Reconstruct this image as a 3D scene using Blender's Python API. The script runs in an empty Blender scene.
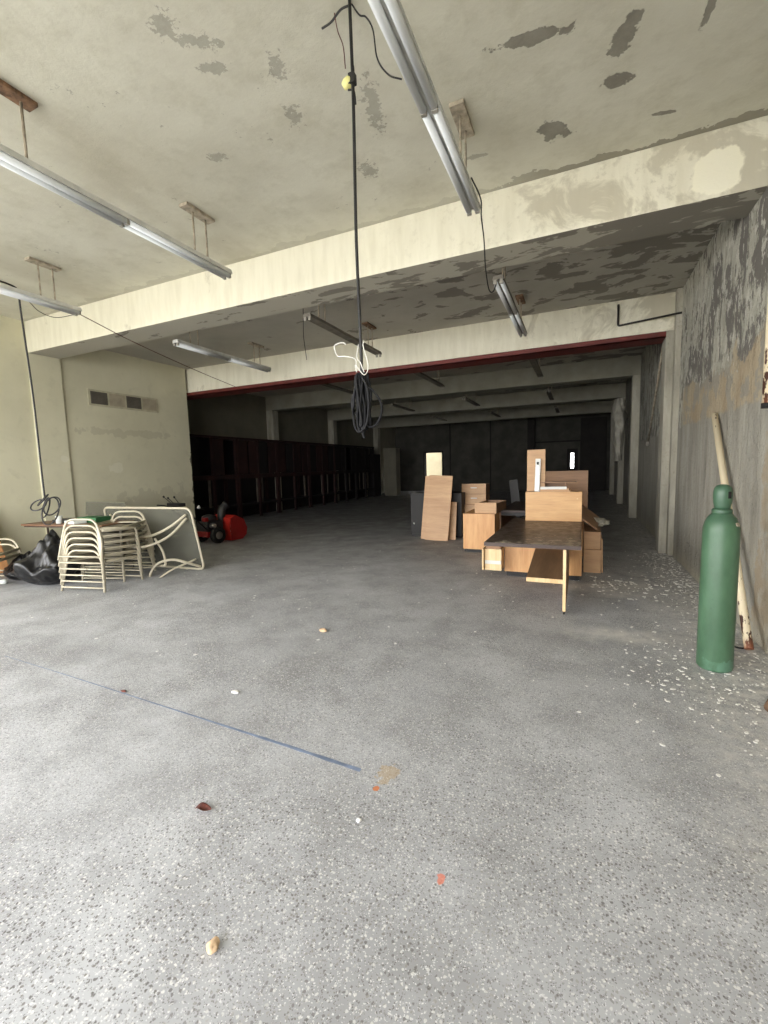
import bpy, bmesh, math, random
from math import pi, sin, cos, radians
from mathutils import Vector, Matrix, noise, Quaternion
random.seed(11)
C = bpy.context.scene.collection
V = Vector

# ------------------------------------------------------------------ materials
class NT:
    def __init__(s, name):
        s.m = bpy.data.materials.new(name); s.m.use_nodes = True
        s.t = s.m.node_tree; s.t.nodes.clear()
        s.out = s.n('ShaderNodeOutputMaterial'); s.b = s.n('ShaderNodeBsdfPrincipled')
        s.l(s.b.outputs[0], s.out.inputs[0])
    def n(s, ty, **k):
        x = s.t.nodes.new(ty)
        for a, b in k.items(): setattr(x, a, b)
        return x
    def l(s, a, b): s.t.links.new(a, b)
    def coord(s, sc=(1,1,1), loc=(0,0,0), rot=(0,0,0)):
        c = s.n('ShaderNodeTexCoord'); m = s.n('ShaderNodeMapping')
        m.inputs['Scale'].default_value = sc; m.inputs['Location'].default_value = loc; m.inputs['Rotation'].default_value = rot
        s.l(c.outputs['Object'], m.inputs[0]); return m.outputs[0]
    def noise(s, co, scale, detail=4, rough=.55, dist=0):
        x = s.n('ShaderNodeTexNoise'); x.inputs['Scale'].default_value = scale; x.inputs['Detail'].default_value = detail
        x.inputs['Roughness'].default_value = rough; x.inputs['Distortion'].default_value = dist
        s.l(co, x.inputs['Vector']); return x.outputs['Fac']
    def ramp(s, f, a, b, c0=0., c1=1.):
        x = s.n('ShaderNodeMapRange'); x.inputs['From Min'].default_value = a; x.inputs['From Max'].default_value = b
        x.inputs['To Min'].default_value = c0; x.inputs['To Max'].default_value = c1
        s.l(f, x.inputs['Value']); return x.outputs[0]
    def math(s, op, a, b=0., clamp=False):
        x = s.n('ShaderNodeMath', operation=op, use_clamp=clamp)
        for i, v in enumerate((a, b)):
            if isinstance(v, (int, float)): x.inputs[i].default_value = v
            else: s.l(v, x.inputs[i])
        return x.outputs[0]
    def mix(s, f, a, b):
        x = s.n('ShaderNodeMix', data_type='RGBA')
        for sock, v in ((x.inputs[0], f), (x.inputs[6], a), (x.inputs[7], b)):
            if isinstance(v, (int, float)): sock.default_value = v
            elif isinstance(v, tuple): sock.default_value = (*v, 1)
            else: s.l(v, sock)
        return x.outputs[2]
    def xyz(s):
        c = s.n('ShaderNodeTexCoord'); q = s.n('ShaderNodeSeparateXYZ'); s.l(c.outputs['Object'], q.inputs[0]); return q.outputs
    def col(s, c):
        if isinstance(c, tuple): s.b.inputs['Base Color'].default_value = (*c, 1)
        else: s.l(c, s.b.inputs['Base Color'])
    def rough(s, r):
        if isinstance(r, (int, float)): s.b.inputs['Roughness'].default_value = r
        else: s.l(r, s.b.inputs['Roughness'])
    def bump(s, h, st=.3, d=.01):
        x = s.n('ShaderNodeBump'); x.inputs['Strength'].default_value = st; x.inputs['Distance'].default_value = d
        s.l(h, x.inputs['Height']); s.l(x.outputs[0], s.b.inputs['Normal'])
    def blob(s, co, centre, rx, ry, wob, amp=.8, ang=0., axes=(0, 1), edge=(1.06, .94)):
        """mask of one irregular patch: 1 inside"""
        m = s.n('ShaderNodeMapping', vector_type='TEXTURE')
        m.inputs['Location'].default_value = centre
        if ang: m.inputs['Rotation'].default_value = (0, 0, ang)
        sc = [1e4, 1e4, 1e4]; sc[axes[0]] = rx; sc[axes[1]] = ry
        m.inputs['Scale'].default_value = sc
        s.l(co, m.inputs[0]); q = s.n('ShaderNodeVectorMath', operation='LENGTH'); s.l(m.outputs[0], q.inputs[0])
        d = s.math('ADD', q.outputs['Value'], s.math('MULTIPLY', s.math('SUBTRACT', wob, .5), amp * 4))
        return s.ramp(d, *edge)
    def mx(s, *a):
        r = a[0]
        for b in a[1:]: r = s.math('MAXIMUM', r, b)
        return r

def srgb(r, g, b):
    f = lambda c: (c/255/12.92 if c <= 10.3 else ((c/255+.055)/1.055)**2.4)
    return (f(r), f(g), f(b))

def plain(name, c, rough=.6, metal=0., var=.12, scale=6, bump=.0, spec=None, coat=0.):
    t = NT(name); co = t.coord()
    f = t.noise(co, scale, 5)
    d = tuple(max(0, x*(1-var*2)) for x in c)
    t.col(t.mix(t.ramp(f, .35, .65), d, c)); t.rough(rough); t.b.inputs['Metallic'].default_value = metal
    if bump: t.bump(f, bump)
    if spec is not None: t.b.inputs['Specular IOR Level'].default_value = spec
    if coat: t.b.inputs['Coat Weight'].default_value = coat; t.b.inputs['Coat Roughness'].default_value = .15
    return t.m

def mat_floor():
    t = NT('terrazzo_floor'); co = t.coord()
    X, Y, Z = t.xyz()
    big = t.noise(co, .55, 5, .6, .4); mid = t.noise(t.coord(loc=(7, 3, 0)), 2.3, 6, .6); fine = t.noise(co, 60, 3)
    base = t.mix(t.ramp(big, .35, .65), srgb(150, 151, 153), srgb(178, 180, 183))
    base = t.mix(t.ramp(mid, .42, .62, 0, .45), base, srgb(124, 124, 124))
    # chips: worn finish shows the dark and pale stones, clean near the entrance
    def chips(scale, seed, lo, hi):
        v = t.n('ShaderNodeTexVoronoi', feature='F1'); v.inputs['Scale'].default_value = scale; v.inputs['Randomness'].default_value = 1
        d = t.noise(t.coord(loc=(seed, 0, 0)), scale*.8, 2); a = t.n('ShaderNodeVectorMath', operation='MULTIPLY_ADD')
        a.inputs[1].default_value = (1, 1, 1)
        cc = t.coord(loc=(seed, seed, 0)); mm = t.n('ShaderNodeMix', data_type='VECTOR'); mm.inputs[0].default_value = .012
        nn = t.n('ShaderNodeTexNoise'); nn.inputs['Scale'].default_value = scale*1.1; t.l(cc, nn.inputs['Vector'])
        t.l(cc, mm.inputs[4]); t.l(nn.outputs['Color'], mm.inputs[5]); t.l(mm.outputs[1], v.inputs['Vector'])
        sep = t.n('ShaderNodeSeparateColor'); t.l(v.outputs['Color'], sep.inputs[0])
        inside = t.ramp(v.outputs['Distance'], .42, .30)
        return inside, sep.outputs
    i1, c1 = chips(72, 3.1, 0, 0)
    wear = t.ramp(t.noise(t.coord(loc=(2, 9, 0)), .8, 4), .38, .6, .45, 1.)
    dark = t.math('MULTIPLY', t.math('MULTIPLY', i1, t.ramp(c1[0], .60, .64)), wear)
    pale = t.math('MULTIPLY', t.math('MULTIPLY', i1, t.ramp(c1[1], .62, .66)), wear)
    i2, c2 = chips(150, 8.4, 0, 0)
    dark2 = t.math('MULTIPLY', t.math('MULTIPLY', i2, t.ramp(c2[0], .60, .64)), .8)
    pale2 = t.math('MULTIPLY', t.math('MULTIPLY', i2, t.ramp(c2[1], .50, .54)), .85)
    base = t.mix(pale2, base, srgb(212, 212, 212)); base = t.mix(dark2, base, srgb(92, 88, 84))
    base = t.mix(t.math('MULTIPLY', pale, .75), base, srgb(214, 213, 209)); base = t.mix(t.math('MULTIPLY', dark, .8), base, srgb(88, 84, 81))
    # darker floor colour towards the back
    deep_tone = t.math('MULTIPLY', t.ramp(Y, 5.5, 12.0), t.ramp(mid, .3, .6, .4, .75))
    base = t.mix(deep_tone, base, srgb(106, 105, 102))
    # plaster dust swept near the right wall
    wob = t.noise(t.coord(loc=(1, 5, 2)), 3.0, 6, .65); co2 = t.coord()
    dust = t.mx(t.blob(co2, (.34, 4.5, 0), .40, .12, wob, 1.2, .1, (0, 1), (1.9, .1)), t.blob(co2, (.45, 6.2, 0), .5, .25, wob, 1.2, .3, (0, 1), (1.7, .3)))
    dust = t.math('MULTIPLY', dust, t.ramp(t.noise(t.coord(), 9, 5, .7), .35, .62, .25, .95))
    near = t.math('MULTIPLY', t.ramp(t.math('ADD', X, t.math('MULTIPLY', wob, .9)), .95, 1.75), t.ramp(t.noise(t.coord(loc=(4, 4, 0)), 14, 5, .7), .42, .6, .1, .8))
    base = t.mix(t.math('MAXIMUM', t.math('MULTIPLY', dust, .95), near), base, srgb(214, 211, 203))
    sp = t.math('GREATER_THAN', t.noise(t.coord(loc=(3, 1, 0), sc=(1, 1, 1)), 17, 3, .7), .71)
    base = t.mix(t.math('MULTIPLY', sp, t.ramp(Y, 3, 5)), base, srgb(206, 203, 192))
    # rust stains and an orange paint dab
    w2 = t.noise(t.coord(loc=(9, 5, 2)), 26, 4, .6)
    base = t.mix(t.math('MULTIPLY', t.blob(co2, (-.915, 1.98, 0), .05, .07, w2, .8), .35), base, srgb(176, 140, 60))
    base = t.mix(t.math('MULTIPLY', t.blob(co2, (-.925, 1.86, 0), .016, .018, w2, .4), .85), base, srgb(190, 108, 52))
    base = t.mix(t.math('MULTIPLY', t.blob(co2, (-.48, 1.52, 0), .014, .022, w2, .8), .8), base, srgb(208, 122, 98))
    t.col(base); t.rough(t.ramp(mid, .3, .7, .5, .72)); t.bump(t.math('ADD', t.math('MULTIPLY', fine, .4), mid), .12, .004)
    t.b.inputs['Specular IOR Level'].default_value = .35
    return t.m

def mat_ceiling(front):
    t = NT('painted_ceiling_plaster' if front else 'mottled_ceiling_plaster'); co = t.coord(); X, Y, Z = t.xyz()
    a = t.noise(co, 1.1, 5, .6); b = t.noise(t.coord(loc=(3, 8, 1)), 5, 6, .65); f = t.noise(co, 38, 5, .7)
    base = t.mix(t.ramp(a, .35, .65), srgb(190, 187, 171), srgb(205, 203, 188))
    base = t.mix(t.ramp(b, .48, .75, 0, .5), base, srgb(170, 166, 146))
    grey = srgb(122, 118, 108)
    if front:
        w = t.noise(t.coord(loc=(1, 1, 1)), 7, 5, .62)
        P = [(-.37,3.46,.24,.055,.15,.8),(.22,3.74,.07,.16,.35,.7),(.2,4.11,.10,.065,.3,.7),(.70,3.80,.035,.13,.1,.7),
             (-.26,4.42,.13,.10,1.2,.9),(.58,4.64,.10,.025,.2,.6),(-2.47,2.69,.09,.05,.3,.8),(-2.41,2.50,.13,.05,.5,.9),
             (-2.52,2.33,.07,.07,0,1.),(-3.12,3.39,.08,.05,.4,.8),(-1.58,3.52,.06,.24,.25,.9),(-1.95,4.17,.07,.10,0,.9),(-.95,4.45,.09,.03,.2,.6),
             (-2.2,3.3,.06,.09,.4,1.),(-2.05,2.9,.05,.1,.4,1.)]
        m = None; w3 = t.noise(t.coord(loc=(4, 4, 1)), 16, 5, .7)
        for x, y, rx, ry, an, am in P:
            q = t.blob(co, (x, y, 4.5), rx, ry, w if x > -.9 else w3, am*(1 if x > -.9 else 1.5), an)
            if x < -.9: q = t.math('MULTIPLY', q, .6)
            m = q if m is None else t.math('MAXIMUM', m, q)
        # flaking strip along the beam
        edge = t.math('GREATER_THAN', t.math('ADD', Y, t.math('MULTIPLY', t.noise(t.coord(loc=(5, 0, 0)), 3.2, 5), .5)), 5.235)
        edge = t.math('MULTIPLY', edge, t.ramp(X, -1.2, -.2, .25, .85))
        scat = t.math('GREATER_THAN', t.math('MULTIPLY', t.noise(t.coord(loc=(2, 2, 0)), 9, 6, .7), t.ramp(t.noise(t.coord(loc=(12, 2, 0)), 1.1, 2), .4, .6, .8, 1.05)), .675)
        scat = t.math('MULTIPLY', scat, t.ramp(X, -.9, -1.5))
        ring = t.math('MULTIPLY', t.math('SUBTRACT', m, 0), t.ramp(b, .3, .7, .75, 1))
        base = t.mix(t.mx(ring, t.math('MULTIPLY', scat, .5)), base, grey); base = t.mix(edge, base, srgb(134, 129, 116))
        # soft darker bands above the lamp rows
        s1 = t.math('MULTIPLY', t.ramp(t.math('ABSOLUTE', t.math('ADD', X, 4.15)), .55, .1, 0, .5), t.ramp(t.noise(t.coord(sc=(1, .35, 1)), 2.4, 5), .36, .6, .2, .9))
        s2 = t.math('MULTIPLY', t.ramp(t.math('ABSOLUTE', t.math('ADD', X, 7.2)), .4, .1, 0, .35), t.ramp(a, .3, .6, .3, 1))
        base = t.mix(t.math('MAXIMUM', s1, s2), base, srgb(150, 142, 120))
        t.bump(t.math('ADD', t.math('MULTIPLY', m, -1.2), t.math('ADD', t.math('MULTIPLY', b, 1.2), t.math('MULTIPLY', f, .3))), .28, .015)
    else:
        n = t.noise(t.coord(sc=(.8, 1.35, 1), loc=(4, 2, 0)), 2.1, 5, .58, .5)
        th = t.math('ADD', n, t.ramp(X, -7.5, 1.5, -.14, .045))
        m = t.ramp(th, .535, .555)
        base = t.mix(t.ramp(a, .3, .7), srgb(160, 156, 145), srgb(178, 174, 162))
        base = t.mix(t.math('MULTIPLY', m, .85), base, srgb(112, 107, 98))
        t.bump(t.math('ADD', m, f), .3, .01)
    t.col(base); t.rough(.85); return t.m

def mat_beam():
    t = NT('painted_concrete_beam'); co = t.coord(); X, Y, Z = t.xyz()
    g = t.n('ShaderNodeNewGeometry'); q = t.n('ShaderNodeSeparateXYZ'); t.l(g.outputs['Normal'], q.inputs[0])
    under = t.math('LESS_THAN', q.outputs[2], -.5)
    n = t.noise(t.coord(loc=(2, 0, 6)), 1.7, 6, .66, .7); n2 = t.noise(t.coord(sc=(3, 1, .5)), 3, 5, .6); fn = t.noise(co, 24, 5, .7)
    front = t.mix(t.ramp(n2, .4, .65, 0, .5), srgb(222, 218, 199), srgb(203, 198, 176))
    st = t.math('MULTIPLY', t.ramp(t.math('ADD', n, t.ramp(X, -2.2, 1.4, -.13, .05)), .50, .58), .6)
    st2 = t.math('MULTIPLY', t.ramp(t.noise(t.coord(loc=(8, 8, 8)), 9, 6, .7), .55, .66), t.ramp(X, -3, .5, 0, .45))
    front = t.mix(t.math('MAXIMUM', st, st2), front, srgb(168, 161, 140))
    w = t.noise(t.coord(loc=(1, 1, 1)), 5, 4)
    clean = t.math('MULTIPLY', t.math('LESS_THAN', Y, 5.3), t.blob(co, (1.08, 5.06, 4.16), .2, .19, w, .35, 0, (0, 2)))
    front = t.mix(clean, front, srgb(232, 228, 207))
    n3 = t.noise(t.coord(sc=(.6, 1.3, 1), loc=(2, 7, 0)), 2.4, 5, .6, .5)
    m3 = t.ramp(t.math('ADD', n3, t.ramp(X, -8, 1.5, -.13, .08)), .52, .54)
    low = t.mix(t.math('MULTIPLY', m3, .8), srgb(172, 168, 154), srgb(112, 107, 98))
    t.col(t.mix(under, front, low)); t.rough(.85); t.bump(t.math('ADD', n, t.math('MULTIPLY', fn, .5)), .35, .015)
    return t.m

def mat_right_wall():
    t = NT('peeling_concrete_wall'); co = t.coord(); X, Y, Z = t.xyz()
    fn = t.noise(co, 22, 6, .7)
    lowb = t.noise(t.coord(sc=(1, 1.6, .35)), 2.2, 6, .6); lowc = t.noise(t.coord(sc=(1, 5, .25), loc=(3, 1, 1)), 2.0, 5, .6)
    low = t.mix(t.ramp(lowb, .35, .66), srgb(140, 136, 125), srgb(170, 167, 156))
    low = t.mix(t.ramp(lowc, .52, .62, 0, .4), low, srgb(178, 173, 158))
    low = t.mix(t.ramp(fn, .55, .68, 0, .4), low, srgb(108, 103, 92))
    # formwork board seams
    saw = t.math('ABSOLUTE', t.math('SUBTRACT', t.math('FRACT', t.math('MULTIPLY', Y, 1.12)), .5))
    low = t.mix(t.ramp(saw, .485, .498, 0, .5), low, srgb(182, 178, 165))
    # upper zone: streaks of bare dark concrete, pale paint, rusty brown coat
    s = t.noise(t.coord(sc=(1, 1.7, .75), loc=(0, .6, 3)), 1.9, 7, .68, .35)
    s2 = t.noise(t.coord(sc=(1, 2.2, .8), loc=(5, 2, 1)), 2.6, 6, .68, .3)
    up = t.mix(t.ramp(s2, .38, .66), srgb(158, 156, 143), srgb(194, 192, 178))
    up = t.mix(t.math('MULTIPLY', t.ramp(s, .515, .53), .9), up, srgb(104, 100, 95))
    up = t.mix(t.ramp(t.noise(t.coord(sc=(1, 1.8, 1.0), loc=(9, 9, 9)), 4.6, 6, .7), .55, .57, 0, .85), up, srgb(200, 198, 187))
    up = t.mix(t.ramp(t.noise(t.coord(sc=(1, 1.6, .9), loc=(2, 9, 4)), 7, 5, .7), .58, .60, 0, .8), up, srgb(112, 107, 99))
    h = t.math('ADD', Z, t.math('MULTIPLY', t.math('SUBTRACT', t.noise(t.coord(loc=(0, 3, 0)), 2.2, 6, .66), .5), 1.3))
    tanz = t.math('MULTIPLY', t.ramp(h, 2.66, 2.60), t.ramp(Y, 8.4, 8.2))
    tan = t.mix(t.ramp(lowb, .35, .65), srgb(164, 146, 118), srgb(182, 168, 142))
    tan = t.mix(t.ramp(t.noise(t.coord(loc=(6, 6, 6)), 2.4, 6, .66), .50, .52, 0, .85), tan, srgb(150, 146, 134))
    up = t.mix(t.math('MULTIPLY', tanz, .9), up, tan)
    hl = t.math('ADD', Z, t.math('MULTIPLY', t.math('SUBTRACT', t.noise(t.coord(loc=(0, 8, 0)), 6, 4, .6), .5), .12))
    c = t.mix(t.ramp(hl, 2.10, 2.14), low, up)
    # rough tan strip low on the wall close to the entrance
    w = t.noise(t.coord(loc=(3, 3, 3)), 3.0, 5, .65)
    strip = t.math('MULTIPLY', t.math('LESS_THAN', t.math('ADD', Y, t.math('MULTIPLY', w, .5)), 5.05), t.math('LESS_THAN', Z, 2.2))
    c = t.mix(t.math('MULTIPLY', strip, .55), c, t.mix(t.ramp(w, .45, .6), srgb(158, 138, 108), srgb(176, 172, 160)))
    c = t.mix(t.math('MULTIPLY', t.ramp(Z, .28, .02), t.ramp(lowb, .3, .6, .3, .9)), c, srgb(182, 176, 158))
    # darker and greyer deeper in
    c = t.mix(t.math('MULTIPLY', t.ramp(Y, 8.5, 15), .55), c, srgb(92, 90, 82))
    t.col(c); t.rough(.88)
    t.bump(t.math('ADD', t.math('MULTIPLY', t.ramp(s, .485, .52), -.8), t.math('ADD', fn, s2)), .6, .03)
    return t.m

def mat_column():
    t = NT('weathered_column'); co = t.coord(); X, Y, Z = t.xyz()
    a = t.noise(t.coord(sc=(2, 2, .4)), 3, 6, .6); f = t.noise(co, 20, 6, .7)
    c = t.mix(t.ramp(a, .35, .65), srgb(142, 138, 124), srgb(174, 170, 155))
    c = t.mix(t.ramp(f, .56, .7, 0, .5), c, srgb(118, 112, 98))
    t.col(c); t.rough(.85); t.bump(f, .4, .01); return t.m

def mat_left_wall():
    t = NT('cream_painted_wall'); co = t.coord(); X, Y, Z = t.xyz()
    a = t.noise(co, .8, 5, .6); b = t.noise(t.coord(loc=(1, 4, 4)), 4, 6, .6); f = t.noise(co, 30, 4)
    c = t.mix(t.ramp(a, .35, .65), srgb(196, 192, 166), srgb(208, 204, 178))
    c = t.mix(t.ramp(b, .56, .72, 0, .35), c, srgb(176, 172, 148))
    w = t.noise(t.coord(loc=(3, 3, 1)), 5, 4)
    c = t.mix(t.math('MULTIPLY', t.mx(t.blob(co, (0, 6.9, 2.55), 1.1, .09, w, .8, 0, (1, 2)), t.blob(co, (0, 7.6, .9), 1.0, .3, w, .9, 0, (1, 2))), .35), c, srgb(160, 154, 132))
    c = t.mix(t.math('MULTIPLY', t.mx(t.blob(co, (0, 6.6, 1.75), .16, .12, w, .6, 0, (1, 2)), t.blob(co, (0, 5.5, 1.95), .07, .07, w, .6, 0, (1, 2))), .6), c, srgb(214, 211, 192))
    # peeled, dirty edge by the opening
    e = t.math('MULTIPLY', t.math('GREATER_THAN', t.math('ADD', Y, t.math('MULTIPLY', t.noise(t.coord(loc=(2, 0, 0)), 4, 4), .3)), 8.84), t.math('LESS_THAN', Z, 2.7))
    c = t.mix(t.math('MULTIPLY', e, .8), c, srgb(70, 62, 52))
    t.col(c); t.rough(.8); t.bump(t.math('ADD', b, t.math('MULTIPLY', f, .3)), .25, .01); return t.m

def wood(name, c1, c2, sc=1.0, rough=.42, axis='Z', streak=14):
    t = NT(name)
    s = {'Z': (1, 1, .09), 'X': (.09, 1, 1), 'Y': (1, .09, 1)}[axis]
    co = t.coord(sc=s)
    a = t.noise(co, streak*sc, 5, .6, .4); b = t.noise(co, streak*5*sc, 4, .6)
    c = t.mix(t.ramp(a, .36, .64), c1, c2); c = t.mix(t.ramp(b, .5, .7, 0, .35), c, tuple(x*.72 for x in c1))
    t.col(c); t.rough(rough); return t.m

M = {}
M['beam_shaded'] = plain('shade_darkened_concrete', srgb(154, 151, 137), .9, var=.1, scale=2.2, bump=.2)  # deep beams: the shade of the back bays is put into this darker colour
M['floor'] = mat_floor(); M['ceil'] = mat_ceiling(True); M['ceil2'] = mat_ceiling(False)
M['beam'] = mat_beam(); M['rwall'] = mat_right_wall(); M['col'] = mat_column(); M['lwall'] = mat_left_wall()
M['red_steel'] = plain('red_oxide_steel', srgb(112, 42, 34), .6, var=.2, scale=4)
M['dimwall'] = plain('dull_painted_wall', srgb(122, 118, 102), .85, var=.12, scale=1.2)
M['darkwall'] = plain('dark_painted_wall', srgb(84, 82, 74), .85, var=.2, scale=1.5)
M['blackwall'] = plain('near_black_panel', srgb(46, 42, 38), .8, var=.2, scale=2)
M['cream'] = plain('cream_corridor_wall', srgb(172, 162, 134), .8, var=.06, scale=2)
M['outside'] = plain('outside_concrete', srgb(188, 185, 176), .9, var=.08, scale=1)
M['oak'] = wood('honey_oak_laminate', srgb(200, 146, 92), srgb(216, 168, 114), 1, .45)
M['oak_h'] = wood('honey_oak_laminate_level', srgb(192, 146, 94), srgb(212, 170, 118), 1, .45, 'X', 10)
M['oak_p'] = wood('tan_oak_panel', srgb(178, 138, 98), srgb(196, 158, 116), 1, .5, 'X', 9)
M['oak_b'] = wood('brown_oak_panel', srgb(132, 98, 68), srgb(150, 114, 82), 1, .5, 'X', 9)
M['oak_edge'] = wood('pale_oak_edge', srgb(214, 182, 134), srgb(230, 204, 158), 1, .5)
M['oak_top'] = wood('worn_brown_shelf_top', srgb(112, 88, 64), srgb(134, 106, 78), 1, .5, 'Y', 9)
M['ply'] = wood('raw_plywood', srgb(196, 140, 92), srgb(214, 160, 110), 1, .6, 'Z', 5)
def mat_desktop():
    t = NT('dusty_dark_laminate'); co = t.coord(); X, Y, Z = t.xyz()
    a = t.noise(t.coord(sc=(1, .2, 1)), 12, 5); d = t.noise(t.coord(loc=(1, 1, 0)), 8, 7, .75, .6)
    c = t.mix(t.ramp(a, .35, .65), srgb(62, 50, 44), srgb(76, 63, 54))
    # chipped and dusty towards the near end (object origin sits at the near edge)
    k = t.math('ADD', t.ramp(Y, 1.05, .15, -.12, .07), t.ramp(X, .2, .9, -.03, .05))
    m = t.ramp(t.math('ADD', d, k), .57, .62)
    t.col(t.mix(t.math('MULTIPLY', m, .75), c, srgb(176, 166, 150))); t.rough(t.ramp(d, .4, .7, .32, .6)); return t.m
M['desktop'] = mat_desktop()
M['edge_brown'] = plain('dark_brown_edging', srgb(70, 54, 46), .5, scale=20)
M['black_lam'] = plain('black_plinth', srgb(24, 22, 20), .6)
M['charcoal'] = plain('charcoal_board', srgb(48, 46, 44), .6, scale=3)
M['white_metal'] = plain('white_enamel', srgb(214, 214, 208), .4, var=.05)
M['alu'] = plain('brushed_aluminium', srgb(190, 190, 188), .35, .8, var=.06)
M['chair_frame'] = plain('cream_powder_coat', srgb(186, 178, 156), .42, var=.06, scale=14)
M['sling'] = plain('taupe_sling_fabric', srgb(134, 126, 108), .85, var=.15, scale=30)
M['fixture'] = plain('dusty_white_enamel', srgb(214, 214, 208), .55, var=.16, scale=5)
M['fixture_dark'] = plain('grimy_grey_enamel', srgb(122, 116, 104), .6, var=.2, scale=6)
M['tube'] = plain('unlit_tube_glass', srgb(222, 226, 228), .5, var=.04, scale=3)
M['socket'] = plain('tube_socket', srgb(150, 146, 136), .5)
M['hole'] = plain('black_hole', srgb(18, 16, 15), .8)
M['rusty'] = plain('rusted_plate', srgb(134, 102, 76), .85, var=.35, scale=18, bump=.3)
M['bracket'] = plain('painted_mount', srgb(182, 170, 150), .8, var=.25, scale=14, bump=.3)
M['cable'] = plain('black_cable', srgb(26, 25, 25), .5)
M['cable_grey'] = plain('grey_black_cable', srgb(26, 26, 28), .7, var=.2, scale=10, spec=.25)
M['white_wire'] = plain('white_wire', srgb(226, 224, 216), .45)
M['red_wire'] = plain('dull_red_wire', srgb(92, 48, 42), .6)
M['conduit'] = plain('black_conduit', srgb(36, 33, 31), .5)
M['yellow_plug'] = plain('yellowed_socket', srgb(232, 226, 150), .45)
M['grey_vent'] = plain('vent_louvre_dark', srgb(98, 92, 82), .7)
M['vent_frame'] = plain('vent_paint', srgb(190, 184, 158), .7)
M['vent_pale'] = plain('vent_blank', srgb(176, 166, 144), .7)
def mat_bottle():
    t = NT('green_cylinder_paint'); co = t.coord(); a = t.noise(t.coord(sc=(1, 1, .5)), 7, 6, .6); b = t.noise(t.coord(loc=(3, 3, 3)), 26, 5, .7)
    X, Y, Z = t.xyz()
    c = t.mix(t.ramp(a, .35, .65), srgb(60, 90, 66), srgb(74, 106, 80))
    c = t.mix(t.ramp(b, .62, .70, 0, .7), c, srgb(52, 78, 62))
    c = t.mix(t.math('MULTIPLY', t.math('LESS_THAN', t.math('ADD', Z, t.math('MULTIPLY', b, .12)), .15), t.ramp(a, .4, .6)), c, srgb(88, 124, 102))
    c = t.mix(t.ramp(Z, 1.12, 1.16, 0, .45), c, srgb(50, 78, 64))
    t.col(c); t.rough(.42); t.bump(b, .1, .003); return t.m
M['bottle'] = mat_bottle()
def mat_pole():
    t = NT('chipped_cream_paint'); co = t.coord(); X, Y, Z = t.xyz()
    n = t.noise(t.coord(sc=(1, 1, .35)), 22, 4, .6)
    lowk = t.ramp(Z, .95, .1, -.2, .10); hik = t.ramp(Z, 2.2, 2.5, -.2, -.02)
    m = t.ramp(t.math('ADD', n, t.math('MAXIMUM', lowk, hik)), .56, .58)
    c = t.mix(m, srgb(222, 208, 176), srgb(70, 42, 30)); c = t.mix(t.ramp(Z, .10, .0, 0, .8), c, srgb(150, 92, 62))
    t.col(c); t.rough(.6); return t.m
M['pole'] = mat_pole()
M['bag'] = plain('black_bin_liner', srgb(15, 15, 17), .36, var=.2, scale=8)
M['sheet'] = plain('pale_plastic_sheet', srgb(172, 168, 154), .5, var=.15, scale=5)
M['leaf'] = plain('dry_red_leaf', srgb(112, 56, 44), .7, var=.3, scale=40)
M['stone'] = plain('tan_stone', srgb(214, 184, 148), .85, var=.2, scale=30)
M['flake'] = plain('white_paint_flake', srgb(226, 225, 220), .8, var=.05)
M['tape'] = plain('worn_blue_tape', srgb(124, 138, 162), .7, var=.2, scale=9)
M['rackred'] = plain('dark_red_board', srgb(50, 22, 19), .75, var=.3, scale=2)
M['rackdark'] = plain('black_brown_board', srgb(26, 20, 18), .8, var=.3, scale=2)
M['rackpost'] = plain('greyed_post', srgb(92, 84, 74), .8, var=.2)
M['machine_red'] = plain('red_machine_paint', srgb(178, 40, 30), .38, var=.1, scale=5)
M['machine_dark'] = plain('dark_red_machine_paint', srgb(132, 20, 18), .45, var=.1, scale=5)
M['rubber'] = plain('black_rubber', srgb(24, 23, 22), .8)
M['engine'] = plain('engine_black', srgb(34, 32, 32), .5)
M['chrome'] = plain('dull_chrome', srgb(170, 166, 160), .3, .85)
M['brown_top'] = wood('brown_folding_top', srgb(112, 82, 62), srgb(128, 96, 72), 1, .5, 'X')
M['dark_leg'] = plain('dark_brown_steel', srgb(60, 48, 40), .5)
M['greenbox'] = plain('green_carton', srgb(48, 104, 62), .6)
M['paper'] = plain('white_paper', srgb(222, 226, 220), .7, var=.04)
def mat_glass():
    t = NT('frosted_table_glass'); t.col(srgb(104, 104, 94)); t.rough(.28)
    t.b.inputs['Transmission Weight'].default_value = .0
    t.b.inputs['Alpha'].default_value = .55
    t.m.surface_render_method = 'DITHERED' if hasattr(t.m, 'surface_render_method') else 'BLENDED'
    return t.m
M['glass'] = mat_glass()
def mat_pane():
    t = NT('dusty_window_glass'); t.col(srgb(220, 224, 224)); t.rough(.15); t.b.inputs['Alpha'].default_value = .25; return t.m
M['pane'] = mat_pane()

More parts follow.
